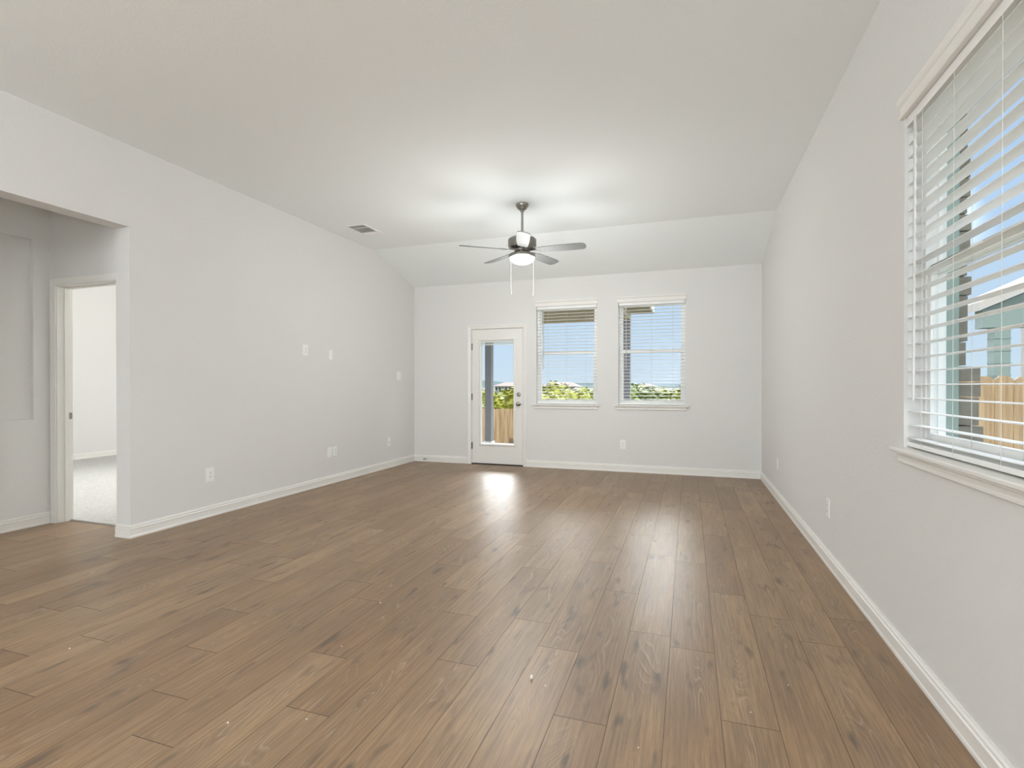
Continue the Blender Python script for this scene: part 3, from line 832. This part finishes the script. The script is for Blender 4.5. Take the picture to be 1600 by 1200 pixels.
# ------------------------------------------------------------------ ceiling fan
FX, FY = -1.627, 5.085
def ceiling_fan():
    root = tag(empty('ceiling_fan', (FX, FY, HC)), 'brushed nickel five-blade ceiling fan with a lit frosted bowl', 'ceiling fan')
    o = (FX, FY, 0)
    MB().lathe([(0.066, HC), (0.066, HC - 0.016), (0.060, HC - 0.030), (0.040, HC - 0.056), (0.022, HC - 0.066), (0.022, HC - 0.078), (0.014, HC - 0.080)], o).build('canopy', 'nickel', root)
    MB().tube((FX, FY, 2.730), (FX, FY, HC - 0.07), 0.0125, seg=16).build('downrod', 'nickel', root)
    MB().lathe([(0.020, 2.765), (0.026, 2.745), (0.030, 2.716), (0.080, 2.712), (0.132, 2.704), (0.146, 2.690), (0.146, 2.628), (0.138, 2.612), (0.100, 2.602), (0.060, 2.598)], o, seg=40).build('motor_housing', 'nickel', root)
    MB().lathe([(0.070, 2.600), (0.078, 2.594), (0.078, 2.572), (0.060, 2.566), (0.056, 2.552), (0.085, 2.548), (0.124, 2.544), (0.136, 2.536), (0.138, 2.514), (0.130, 2.506)], o, seg=40).build('light_kit', 'nickel', root)
    prof = []
    for k in range(10):
        t = k / 9 * PI / 2
        prof.append((0.129 * math.cos(t) + 0.001, 2.510 - 0.072 * math.sin(t)))
    bowl = MB().lathe(prof, o, seg=40).build('glass_bowl', 'bowl', root)
    tag(bowl, 'glowing white glass bowl')
    MB().lathe([(0.004, 2.439), (0.009, 2.437), (0.007, 2.431), (0.002, 2.427)], o, seg=12).build('finial', 'nickel', root)
    # disk lamp just under the bowl shines downwards
    ld = bpy.data.lights.new('fan_lamp', 'AREA'); ld.shape = 'DISK'; ld.size = 0.16; ld.energy = FAN_LAMP_W; ld.color = (1.0, 1.0, 0.98)
    lo = bpy.data.objects.new('fan_lamp', ld); COL.objects.link(lo); lo.location = (FX, FY, 2.418)
    lo.parent = root; lo.matrix_parent_inverse = Matrix.Translation((-FX, -FY, -HC))
    ld = bpy.data.lights.new('fan_fill', 'POINT'); ld.energy = FAN_FILL_W; ld.color = (0.97, 1.0, 1.0); ld.shadow_soft_size = 0.42  # larger unseen light added below the bowl to brighten ceiling and walls
    lo = bpy.data.objects.new('fan_fill', ld); COL.objects.link(lo); lo.location = (FX, FY, 2.08)
    lo.parent = root; lo.matrix_parent_inverse = Matrix.Translation((-FX, -FY, -HC))
    to_cam = math.atan2(-FY, -FX)
    for k in range(5):
        a = to_cam + R(1.0) + 2 * PI * k / 5
        base = Matrix.Translation((FX, FY, 2.577)) @ Matrix.Rotation(a, 4, 'Z') @ Matrix.Rotation(R(-12), 4, 'X')
        # blade outline (along local x)
        outline = [(0.175, -0.046), (0.22, -0.055), (0.40, -0.064), (0.58, -0.066), (0.632, -0.060), (0.654, -0.040), (0.660, -0.010), (0.660, 0.020), (0.650, 0.048), (0.628, 0.062), (0.58, 0.066), (0.40, 0.064), (0.22, 0.055), (0.175, 0.046)]
        mb = MB(); mb.prism(outline, lambda p: tuple(base @ Vector((p[0], p[1], -0.003))), lambda p: tuple(base @ Vector((p[0], p[1], 0.003))))
        bl = mb.build('blade', 'blade', root)
        mb = MB()
        iron = [(0.060, -0.020), (0.110, -0.016), (0.150, -0.030), (0.190, -0.040), (0.240, -0.034), (0.252, 0.0), (0.240, 0.034), (0.190, 0.040), (0.150, 0.030), (0.110, 0.016), (0.060, 0.020)]
        mb.prism(iron, lambda p: tuple(base @ Vector((p[0], p[1], 0.0032))), lambda p: tuple(base @ Vector((p[0], p[1], 0.0075))))
        mb.prism([(0.050, -0.016), (0.120, -0.014), (0.120, 0.014), (0.050, 0.016)], lambda p: tuple(base @ Vector((p[0], p[1], 0.0075))), lambda p: tuple(base @ Vector((p[0], p[1], 0.022))))
        mb.build('blade_iron', 'nickel', bl)
        for (px, py) in ((0.195, -0.022), (0.195, 0.022), (0.235, 0.0)):
            q0 = base @ Vector((px, py, -0.0032)); q1 = base @ Vector((px, py, -0.006))
            MB().tube(q0, q1, 0.006, 0.004, seg=8).build('screw', 'nickel', bl)
    rt = Vector((math.cos(R(18.87)), math.sin(R(18.87)), 0))
    for s, zb in ((-0.116, 2.137), (0.116, 2.117)):
        p = Vector((FX, FY, 0)) + rt * s
        # chain leaves the switch housing, rests over the rim and hangs
        mb = MB(); mb.tube((p.x, p.y, zb + 0.022), (p.x, p.y, 2.545), 0.0012, seg=6)
        c = mb.build('pull_chain', 'wand', root)
        mb = MB(); mb.lathe([(0.002, zb + 0.024), (0.006, zb + 0.018), (0.0075, zb + 0.006), (0.004, zb)], (p.x, p.y, 0), seg=10)
        mb.build('fob', 'nickel', c)
ceiling_fan()

# ------------------------------------------------------------------ added fill lamps, unseen (behind the camera, bedroom)
def fill_flush_lamp(x, y, z, watts, label, group=None, size=0.36, color=FILL_COLOR):  # flush lamp added out of view to brighten the rooms
    root = tag(empty('fill_ceiling_lamp', (x, y, z)), label, 'ceiling lamp', group)
    MB().lathe([(size / 2 + 0.02, z), (size / 2 + 0.02, z - 0.022), (size / 2 + 0.010, z - 0.030)], (x, y, 0), seg=32).build('lamp_rim', 'plate', root)
    prof = [(size / 2 * math.cos(t), z - 0.030 - 0.06 * math.sin(t)) for t in [k / 6 * PI / 2 * 0.98 for k in range(7)]]
    MB().lathe(prof, (x, y, 0), seg=32).build('fill_diffuser', 'diffuser', root)
    ld = bpy.data.lights.new('fill_light', 'POINT'); ld.energy = watts; ld.color = color; ld.shadow_soft_size = 0.20
    lo = bpy.data.objects.new('fill_light', ld); COL.objects.link(lo)
    lo.parent = root; lo.location = (0, 0, -0.28)
def fill_pendant(x, y, z, watts, label):  # hanging globe added behind the camera to brighten the room
    root = tag(empty('fill_pendant_lamp', (x, y, HC)), label, 'fill lamp', 'added fill globes')
    MB().lathe([(0.06, HC), (0.06, HC - 0.02), (0.02, HC - 0.03)], (x, y, 0)).build('canopy', 'nickel', root)
    MB().tube((x, y, z + 0.14), (x, y, HC - 0.02), 0.004, seg=8).build('cord', 'rubber', root)
    MB().lathe([(0.15 * math.sin(t) + 0.0005, z - 0.15 * math.cos(t)) for t in [k / 14 * PI for k in range(15)]], (x, y, 0), seg=28).build('globe', 'diffuser', root)
    ld = bpy.data.lights.new('fill_light', 'POINT'); ld.energy = watts; ld.color = FILL_COLOR; ld.shadow_soft_size = 0.165
    lo = bpy.data.objects.new('fill_light', ld); COL.objects.link(lo)
    lo.parent = root; lo.location = (0, 0, z - HC)
for lx in (-2.70, 0.30):
    fill_pendant(lx, -4.2, 1.35, FILL_PENDANT_W, 'white globe fill lamp added unseen behind the viewer')
for lx in (-2.45, 0.30):
    fill_flush_lamp(lx, -2.0, HC, FILL_CEILING_W, 'round flush ceiling lamp at the kitchen end of the room', 'kitchen ceiling lamps')
fill_flush_lamp(-5.05, 5.8, 3.05, FILL_BEDROOM_W, 'round flush ceiling lamp of the bedroom', color=(1.0, 0.985, 0.965))

# ------------------------------------------------------------------ crumbs of drywall left on the planks
def crumb(x, y, s, seed):
    r_ = random.Random(seed)
    bm = bmesh.new(); bmesh.ops.create_icosphere(bm, subdivisions=1, radius=1.0)
    for v in bm.verts:
        v.co = Vector((v.co.x * s * r_.uniform(0.6, 1.2), v.co.y * s * r_.uniform(0.6, 1.2), max(-0.5, v.co.z) * s * r_.uniform(0.5, 0.9)))
    zmin = min(v.co.z for v in bm.verts)
    for v in bm.verts: v.co.z -= zmin
    me = bpy.data.meshes.new('drywall_crumb'); bm.to_mesh(me); bm.free(); me.materials.append(M['chip'])
    o = bpy.data.objects.new('drywall_crumb', me); COL.objects.link(o); o.location = (x, y, 0.0)
    return o
ch = crumb(-0.602, 2.003, 0.0085, 3); ch.scale = (0.75, 0.8, 1.9); tag(ch, 'largest white drywall chip standing on the middle planks', 'drywall chip'); ch.name = 'drywall_chip'
for k_, (cx_, cy_, cs_) in enumerate([(-0.535, 1.975, 0.0035), (-0.555, 1.815, 0.0028), (-0.925, 2.655, 0.0040), (0.375, 2.290, 0.0028), (0.300, 1.745, 0.0030), (-2.645, 1.560, 0.0040), (-1.535, 1.395, 0.0035), (-1.285, 1.500, 0.0035), (-1.495, 1.975, 0.0030), (-1.595, 2.440, 0.0045), (0.215, 2.055, 0.0028), (-0.155, 1.735, 0.0026)]):
    tag(crumb(cx_, cy_, cs_, 20 + k_), 'tiny white drywall crumb lying on the planks', 'crumb', 'drywall crumbs on the floor')

# ------------------------------------------------------------------ outdoors
def gz(x, y):
    if y < 9: z = -0.20
    elif y < 14: z = -0.20 - (y - 9) / 5 * 1.09
    elif y < 60: z = -1.29 - (y - 14) / 46 * 3.2
    else: z = -4.5 + max(0, (y - 200)) * 0.004
    if x > 2.0 and y < 9: z -= min(0.35, (x - 2.0) * 0.15)
    return z
mb = MB()
xs = [-400, -150, -60, -30, -16, -10, -6, -2, 1.1, 3, 6, 10, 20, 40, 100, 300]
ys = [-20, -8, 0, 4, 7.3, 9, 11.5, 14, 18, 25, 35, 48, 60, 90, 140, 220, 400, 900]
vv = [(x, y, gz(x, y)) for y in ys for x in xs]
nx = len(xs)
mb.add(vv, [(j * nx + i, j * nx + i + 1, (j + 1) * nx + i + 1, (j + 1) * nx + i) for j in range(len(ys) - 1) for i in range(nx - 1)])
struct(mb, 'ground_yard', 'dirt', 'dry grassy ground falling away behind the house', 'ground')
mb = MB(); mb.box((-5.2, YB + T_OUT + 0.03, -0.30), (-0.95, 11.20, -0.13))
struct(mb, 'ground_patio', 'concrete', 'concrete patio slab outside the glazed door', 'patio')

# patio columns and roof
def column(x, y, label):
    root = tag(empty('patio_column', (x, y, -0.13)), label, 'column')
    MB().box((x - 0.075, y - 0.075, -0.13), (x + 0.075, y + 0.075, 2.549)).build('shaft', 'post_grey', root, bevel=0.004)
    MB().box((x - 0.098, y - 0.098, -0.13), (x + 0.098, y + 0.098, -0.06)).build('base_collar', 'post_white', root)
column(-4.27, 10.90, 'grey square patio column seen through the door glass')
column(-1.215, 10.90, 'grey square patio column at the corner seen through the second window')
root = tag(empty('patio_roof', (-2.7, 9.2, 2.55)), 'flat patio roof with a dark beam outside the end windows', 'patio roof')
MB().box((-5.2, 10.83, 2.55), (-1.14, 10.97, 2.769)).build('front_beam', 'soffit', root)
MB().box((-1.29, YB + T_OUT + 0.02, 2.55), (-1.14, 10.829, 2.769)).build('side_beam', 'soffit', root)
MB().box((-5.4, YB + T_OUT + 0.02, 2.77), (-0.74, 11.45, 2.83)).build('soffit_board', 'soffit', root)
mb = MB(); mb.box((-0.739, YB + T_OUT + 0.02, 2.735), (-0.705, 11.485, 2.95)); mb.box((-5.4, 11.451, 2.735), (-0.739, 11.485, 2.95))
mb.build('fascia', 'post_white', root)
MB().box((-5.4, YB + T_OUT + 0.02, 2.831), (-0.74, 11.45, 2.94)).build('roof_deck', 'roofing', root)

# fences of dog-eared pickets
def fence(x0, y0, x1, y1, top, h, label, side):
    d = Vector((x1 - x0, y1 - y0, 0)); Lg = d.length; d.normalize()
    n_ = Vector((-d.y, d.x, 0)) * side
    root = tag(empty('picket_fence', (x0, y0, top - h)), label, 'fence')
    rnd = random.Random(5)
    k = 0; s = 0.0
    while s < Lg:
        w = 0.138
        tt = top + rnd.uniform(-0.008, 0.008)
        out = [(0, tt - h), (w, tt - h), (w, tt - 0.035), (w - 0.035, tt), (0.035, tt), (0, tt - 0.035)]
        if k < 90:
            mb = MB()
            f = lambda p, o_: tuple(Vector((x0, y0, 0)) + d * (s + p[0]) + n_ * o_ + Vector((0, 0, p[1])))
            mb.prism(out, lambda p: f(p, 0.0), lambda p: f(p, 0.017))
            mb.build('picket', 'fence', root)
        s += 0.143; k += 1
    for zz in (top - 0.25, top - h * 0.55, top - h + 0.2):
        mb = MB()
        c = [(0, zz - 0.045), (Lg, zz - 0.045), (Lg, zz + 0.045), (0, zz + 0.045)]
        f = lambda p, o_: tuple(Vector((x0, y0, 0)) + d * p[0] + n_ * o_ + Vector((0, 0, p[1])))
        mb.prism(c, lambda p: f(p, -0.04), lambda p: f(p, -0.001))
        mb.build('rail', 'fence', root)
fence(-9.0, 14.0, 1.5, 14.0, 0.54, 1.85, 'tan picket fence across the yard seen through the door glass', -1)
fence(XR + 0.42, 6.10, 4.2, 6.10, 1.275, 1.85, 'tan dog-eared fence in the side yard behind the large near blind', -1)

# boulders behind the yard fence
def boulder(x, y, z, s, seed, label):
    r_ = random.Random(seed)
    bm = bmesh.new(); bmesh.ops.create_icosphere(bm, subdivisions=3, radius=1.0)
    ph = [r_.uniform(0, 6) for _ in range(6)]
    for v in bm.verts:
        c = v.co.normalized()
        f = 1 + 0.16 * math.sin(3 * c.x + ph[0]) * math.sin(3 * c.y + ph[1]) + 0.09 * math.sin(7 * c.z + ph[2]) + 0.06 * math.sin(9 * c.x + ph[3])
        v.co = Vector((c.x * s[0] * f, c.y * s[1] * f, c.z * s[2] * f))
    me = bpy.data.meshes.new('boulder'); bm.to_mesh(me); bm.free(); me.materials.append(M['rock'])
    for p in me.polygons: p.use_smooth = True
    o = bpy.data.objects.new('boulder', me); COL.objects.link(o); o.location = (x, y, z)
    tag(o, label, 'boulder', None)

# trees of the scrub belt
def tree_mesh(seed, m, w, h, n_leaf):
    r_ = random.Random(seed)
    mb = MB()
    lobes = [(r_.uniform(-0.55, 0.55) * w, r_.uniform(-0.55, 0.55) * w, h * r_.uniform(0.45, 0.80), w * r_.uniform(0.42, 0.62), h * r_.uniform(0.20, 0.32)) for _ in range(9)]
    lobes.append((0, 0, h * 0.62, w * 0.7, h * 0.36))
    for (lx, ly, lz, lr, lh) in lobes:
        bm = bmesh.new(); bmesh.ops.create_icosphere(bm, subdivisions=2, radius=1.0)
        bm.verts.index_update()
        vs_ = []
        for v in bm.verts:
            f = 0.86 * (1 + r_.uniform(-0.14, 0.10))
            vs_.append((lx + v.co.x * lr * f, ly + v.co.y * lr * f, lz + v.co.z * lh * f))
        mb.add(vs_, [tuple(v.index for v in f.verts) for f in bm.faces]); bm.free()
        for _ in range(n_leaf):
            t, c = r_.uniform(0, 2 * PI), r_.uniform(-0.7, 1)
            q = math.sqrt(max(0, 1 - c * c))
            k = r_.uniform(0.85, 1.12)
            p = Vector((lx + lr * q * math.cos(t) * k, ly + lr * q * math.sin(t) * k, lz + lh * c * k))
            s = r_.uniform(0.07, 0.16)
            rot = Matrix.Rotation(r_.uniform(0, 6.3), 3, 'Z') @ Matrix.Rotation(r_.uniform(-1.2, 1.2), 3, 'X')
            a, b = rot @ Vector((s, 0, 0)), rot @ Vector((0, s * 0.7, 0))
            mb.quad(tuple(p - a), tuple(p - b), tuple(p + a), tuple(p + b))
    me_o = mb.build('foliage', m)
    return me_o
TREE_KINDS = [('leaf_y', 'bright yellow-green tree in the scrub belt beyond the yard fence'), ('leaf_g', 'mid green tree in the scrub belt beyond the yard fence'), ('leaf_d', 'grey-green tree in the scrub belt beyond the yard fence')]
protos = []
for i, (mm, lab) in enumerate(TREE_KINDS):
    root = empty('scrub_tree', (0, 0, 0))
    fo = tree_mesh(40 + i, mm, 1.25, 4.4, 230)
    fo.parent = root
    tk = MB().tube((0, 0, -0.3), (0.1, 0, 2.2), 0.14, 0.07, 8).build('trunk', 'bark'); tk.parent = root
    tag(root, lab, 'tree', 'trees of the scrub belt')
    protos.append(root)
rt_ = random.Random(77)
spots = []
for row, (y, gap) in enumerate(((19.0, 3.3), (24.5, 3.5), (30.5, 3.7), (37.5, 4.0), (45.5, 4.2), (54.0, 4.4))):
    x = -0.60 * y + rt_.uniform(0, gap)
    while x < 0.07 * y + 2:
        spots.append((x + rt_.uniform(-0.2, 0.2), y + rt_.uniform(-0.7, 0.7), gap))
        x += gap
TREE_TOP = [max(v.co.z for v in p_.children[0].data.vertices) for p_ in protos]
used = [False] * 3
for (x, y, gap) in spots:
    i = rt_.choice((0, 0, 1, 1, 2))
    z0 = gz(x, y)
    # crowns reach a little under the horizon, as the slope and the belt do in view
    target = CAM_H + rt_.uniform(-0.30, 0.30)
    sc_ = (target - z0) / TREE_TOP[i]
    if not used[i]: o = protos[i]; used[i] = True
    else: o = copy_tree(protos[i])
    o.location = (x, y, z0); o.rotation_euler = (0, 0, rt_.uniform(0, 6.3)); o.scale = (gap / 2 / 1.62,) * 2 + (sc_,)

# far buildings and ridge
def far_house(x, y, z, w, d, h, rh, label, gables):
    root = tag(empty('far_house', (x, y, z)), label, 'house')
    MB().box((x - w / 2, y, z), (x + w / 2, y + d, z + h)).build('house_walls', 'stucco', root)
    mb = MB()
    e_ = 0.8
    mb.add([(x - w / 2 - e_, y - e_, z + h), (x + w / 2 + e_, y - e_, z + h), (x + w / 2 + e_, y + d + e_, z + h), (x - w / 2 - e_, y + d + e_, z + h), (x - w / 2 + d * 0.3, y + d / 2, z + h + rh), (x + w / 2 - d * 0.3, y + d / 2, z + h + rh)],
           [(0, 1, 5, 4), (1, 2, 5), (2, 3, 4, 5), (3, 0, 4), (3, 2, 1, 0)])
    mb.build('roof', 'roofing', root)
    for g in gables:
        mb = MB(); gx = x + g * w
        mb.add([(gx - 1.7, y - 0.9, z + h - 0.2), (gx + 1.7, y - 0.9, z + h - 0.2), (gx, y - 0.9, z + h + 1.3), (gx - 1.7, y + 3, z + h - 0.2), (gx + 1.7, y + 3, z + h - 0.2), (gx, y + 3, z + h + 1.3)], [(0, 1, 2), (3, 5, 4), (0, 2, 5, 3), (1, 4, 5, 2), (0, 3, 4, 1)])
        mb.build('gable', 'roofing', root)
    k = 6
    for i in range(k):
        wx = x - w / 2 + (i + 0.5) * w / k
        MB().box((wx - w / k * 0.28, y - 0.08, z + h * 0.35), (wx + w / k * 0.28, y - 0.005, z + h * 0.85)).build('window', 'darkglass', root)
# placed from bearings: tan(bearing) = x / y
far_house(-44.0, 180.0, -2.6, 12.0, 8.0, 3.6, 1.6, 'wide far house with a pale roof beyond the trees, seen through the first window', (-0.28, 0.22))
far_house(-68.0, 190.0, -2.4, 8.0, 8.0, 3.5, 1.5, 'far pale-roofed house beyond the trees, seen through the door glass', ())
far_house(-15.5, 200.0, -2.6, 7.0, 8.0, 3.4, 1.3, 'small far white house beyond the trees, seen through the second window', ())
mb = MB()
n_ = 60
vv = []
for k in range(n_ + 1):
    x = -1100 + 1900 * k / n_
    hgt = 5.0 + 5.0 * max(0, math.sin(k * 0.33 + 0.6)) + 2.2 * math.sin(k * 0.9)
    vv += [(x, 880, -10), (x, 900, hgt), (x, 980, -10)]
mb.add(vv, [f for k in range(n_) for f in ((3 * k, 3 * k + 3, 3 * k + 4, 3 * k + 1), (3 * k + 1, 3 * k + 4, 3 * k + 5, 3 * k + 2))])
struct(mb, 'ground_ridge', 'hill', 'low blue-grey ridge on the horizon', 'hill')

# house cladding round the near window: sage trim board, stone returns
XO = XR + T_OUT
mb = MB()
y0, y1 = W3
for (a, b, c, d) in ((y1, y1 + 0.09, WIN_Z0 - 0.09, WIN_Z1 + 0.09), (y0 - 0.09, y0, WIN_Z0 - 0.09, WIN_Z1 + 0.09), (y0, y1, WIN_Z1, WIN_Z1 + 0.09), (y0, y1, WIN_Z0 - 0.09, WIN_Z0)):
    mb.box((XO + 0.001, a, c), (XO + 0.048, b, d))
struct(mb, 'trim_8', 'green', 'sage green board round the outside of the near window', 'window trim')
rs = random.Random(9)
mb = MB()
z = -0.2
while z < 2.35:
    h = rs.uniform(0.055, 0.125)
    low = z < 1.25
    y = W3[1] + 0.092
    while y < 6.06:
        w = rs.uniform(0.14, 0.38)
        t = (0.160 if low else 0.122) + rs.uniform(-0.014, 0.014)
        mb.box((XO + 0.0005, y, z), (XO + t, min(y + w, 6.08) - 0.006, z + h - 0.006))
        y += w
    z += h
struct(mb, 'wall_cladding', 'stone', 'rough brown stone facing outside beyond the near window', 'stone facing')

mb = MB(); mb.box((XO + 0.002, -1.0, 2.62), (1.34, YB + 0.1, 2.66)); mb.box((1.341, -1.0, 2.60), (1.365, YB + 0.1, 2.78))
struct(mb, 'trim_9', 'post_white', 'white eave over the outside of the near window', 'eave')

# neighbour's porch beyond the side fence
def neighbour():
    root = tag(empty('neighbour_porch', (4.55, 10.0, -0.5)), 'sage green neighbouring gable porch seen through the large near blind', 'porch')
    MB().box((4.43, 9.90, -0.6), (4.63, 10.10, 2.08)).build('porch_column', 'green', root)
    mb = MB()
    for zz in [0.2 + 0.19 * k for k in range(10)]: mb.box((4.424, 9.893, zz), (4.636, 10.107, zz + 0.012))
    mb.build('lap_edges', 'green', root)
    MB().box((4.28, 9.88, 2.081), (10.5, 10.12, 2.36)).build('porch_beam', 'green', root)
    mb = MB(); mb.prism([(4.30, 2.361), (10.5, 2.361), (7.40, 3.80)], lambda p: (p[0], 9.93, p[1]), lambda p: (p[0], 10.07, p[1]))
    mb.build('gable_siding', 'green', root)
    mb = MB()
    mb.prism([(4.20, 2.34), (4.20, 2.47), (7.40, 3.985), (7.40, 3.855)], lambda p: (p[0], 9.80, p[1]), lambda p: (p[0], 11.4, p[1]))
    mb.build('roof_slope', 'stucco', root)
    mb = MB()
    mb.prism([(10.6, 2.34), (10.6, 2.47), (7.401, 3.985), (7.401, 3.855)], lambda p: (p[0], 9.80, p[1]), lambda p: (p[0], 11.4, p[1]))
    mb.build('roof_slope', 'stucco', root)
    MB().box((7.2, 11.5, -0.6), (10.4, 15.0, 3.2)).build('house_wall', 'stucco', root)
neighbour()
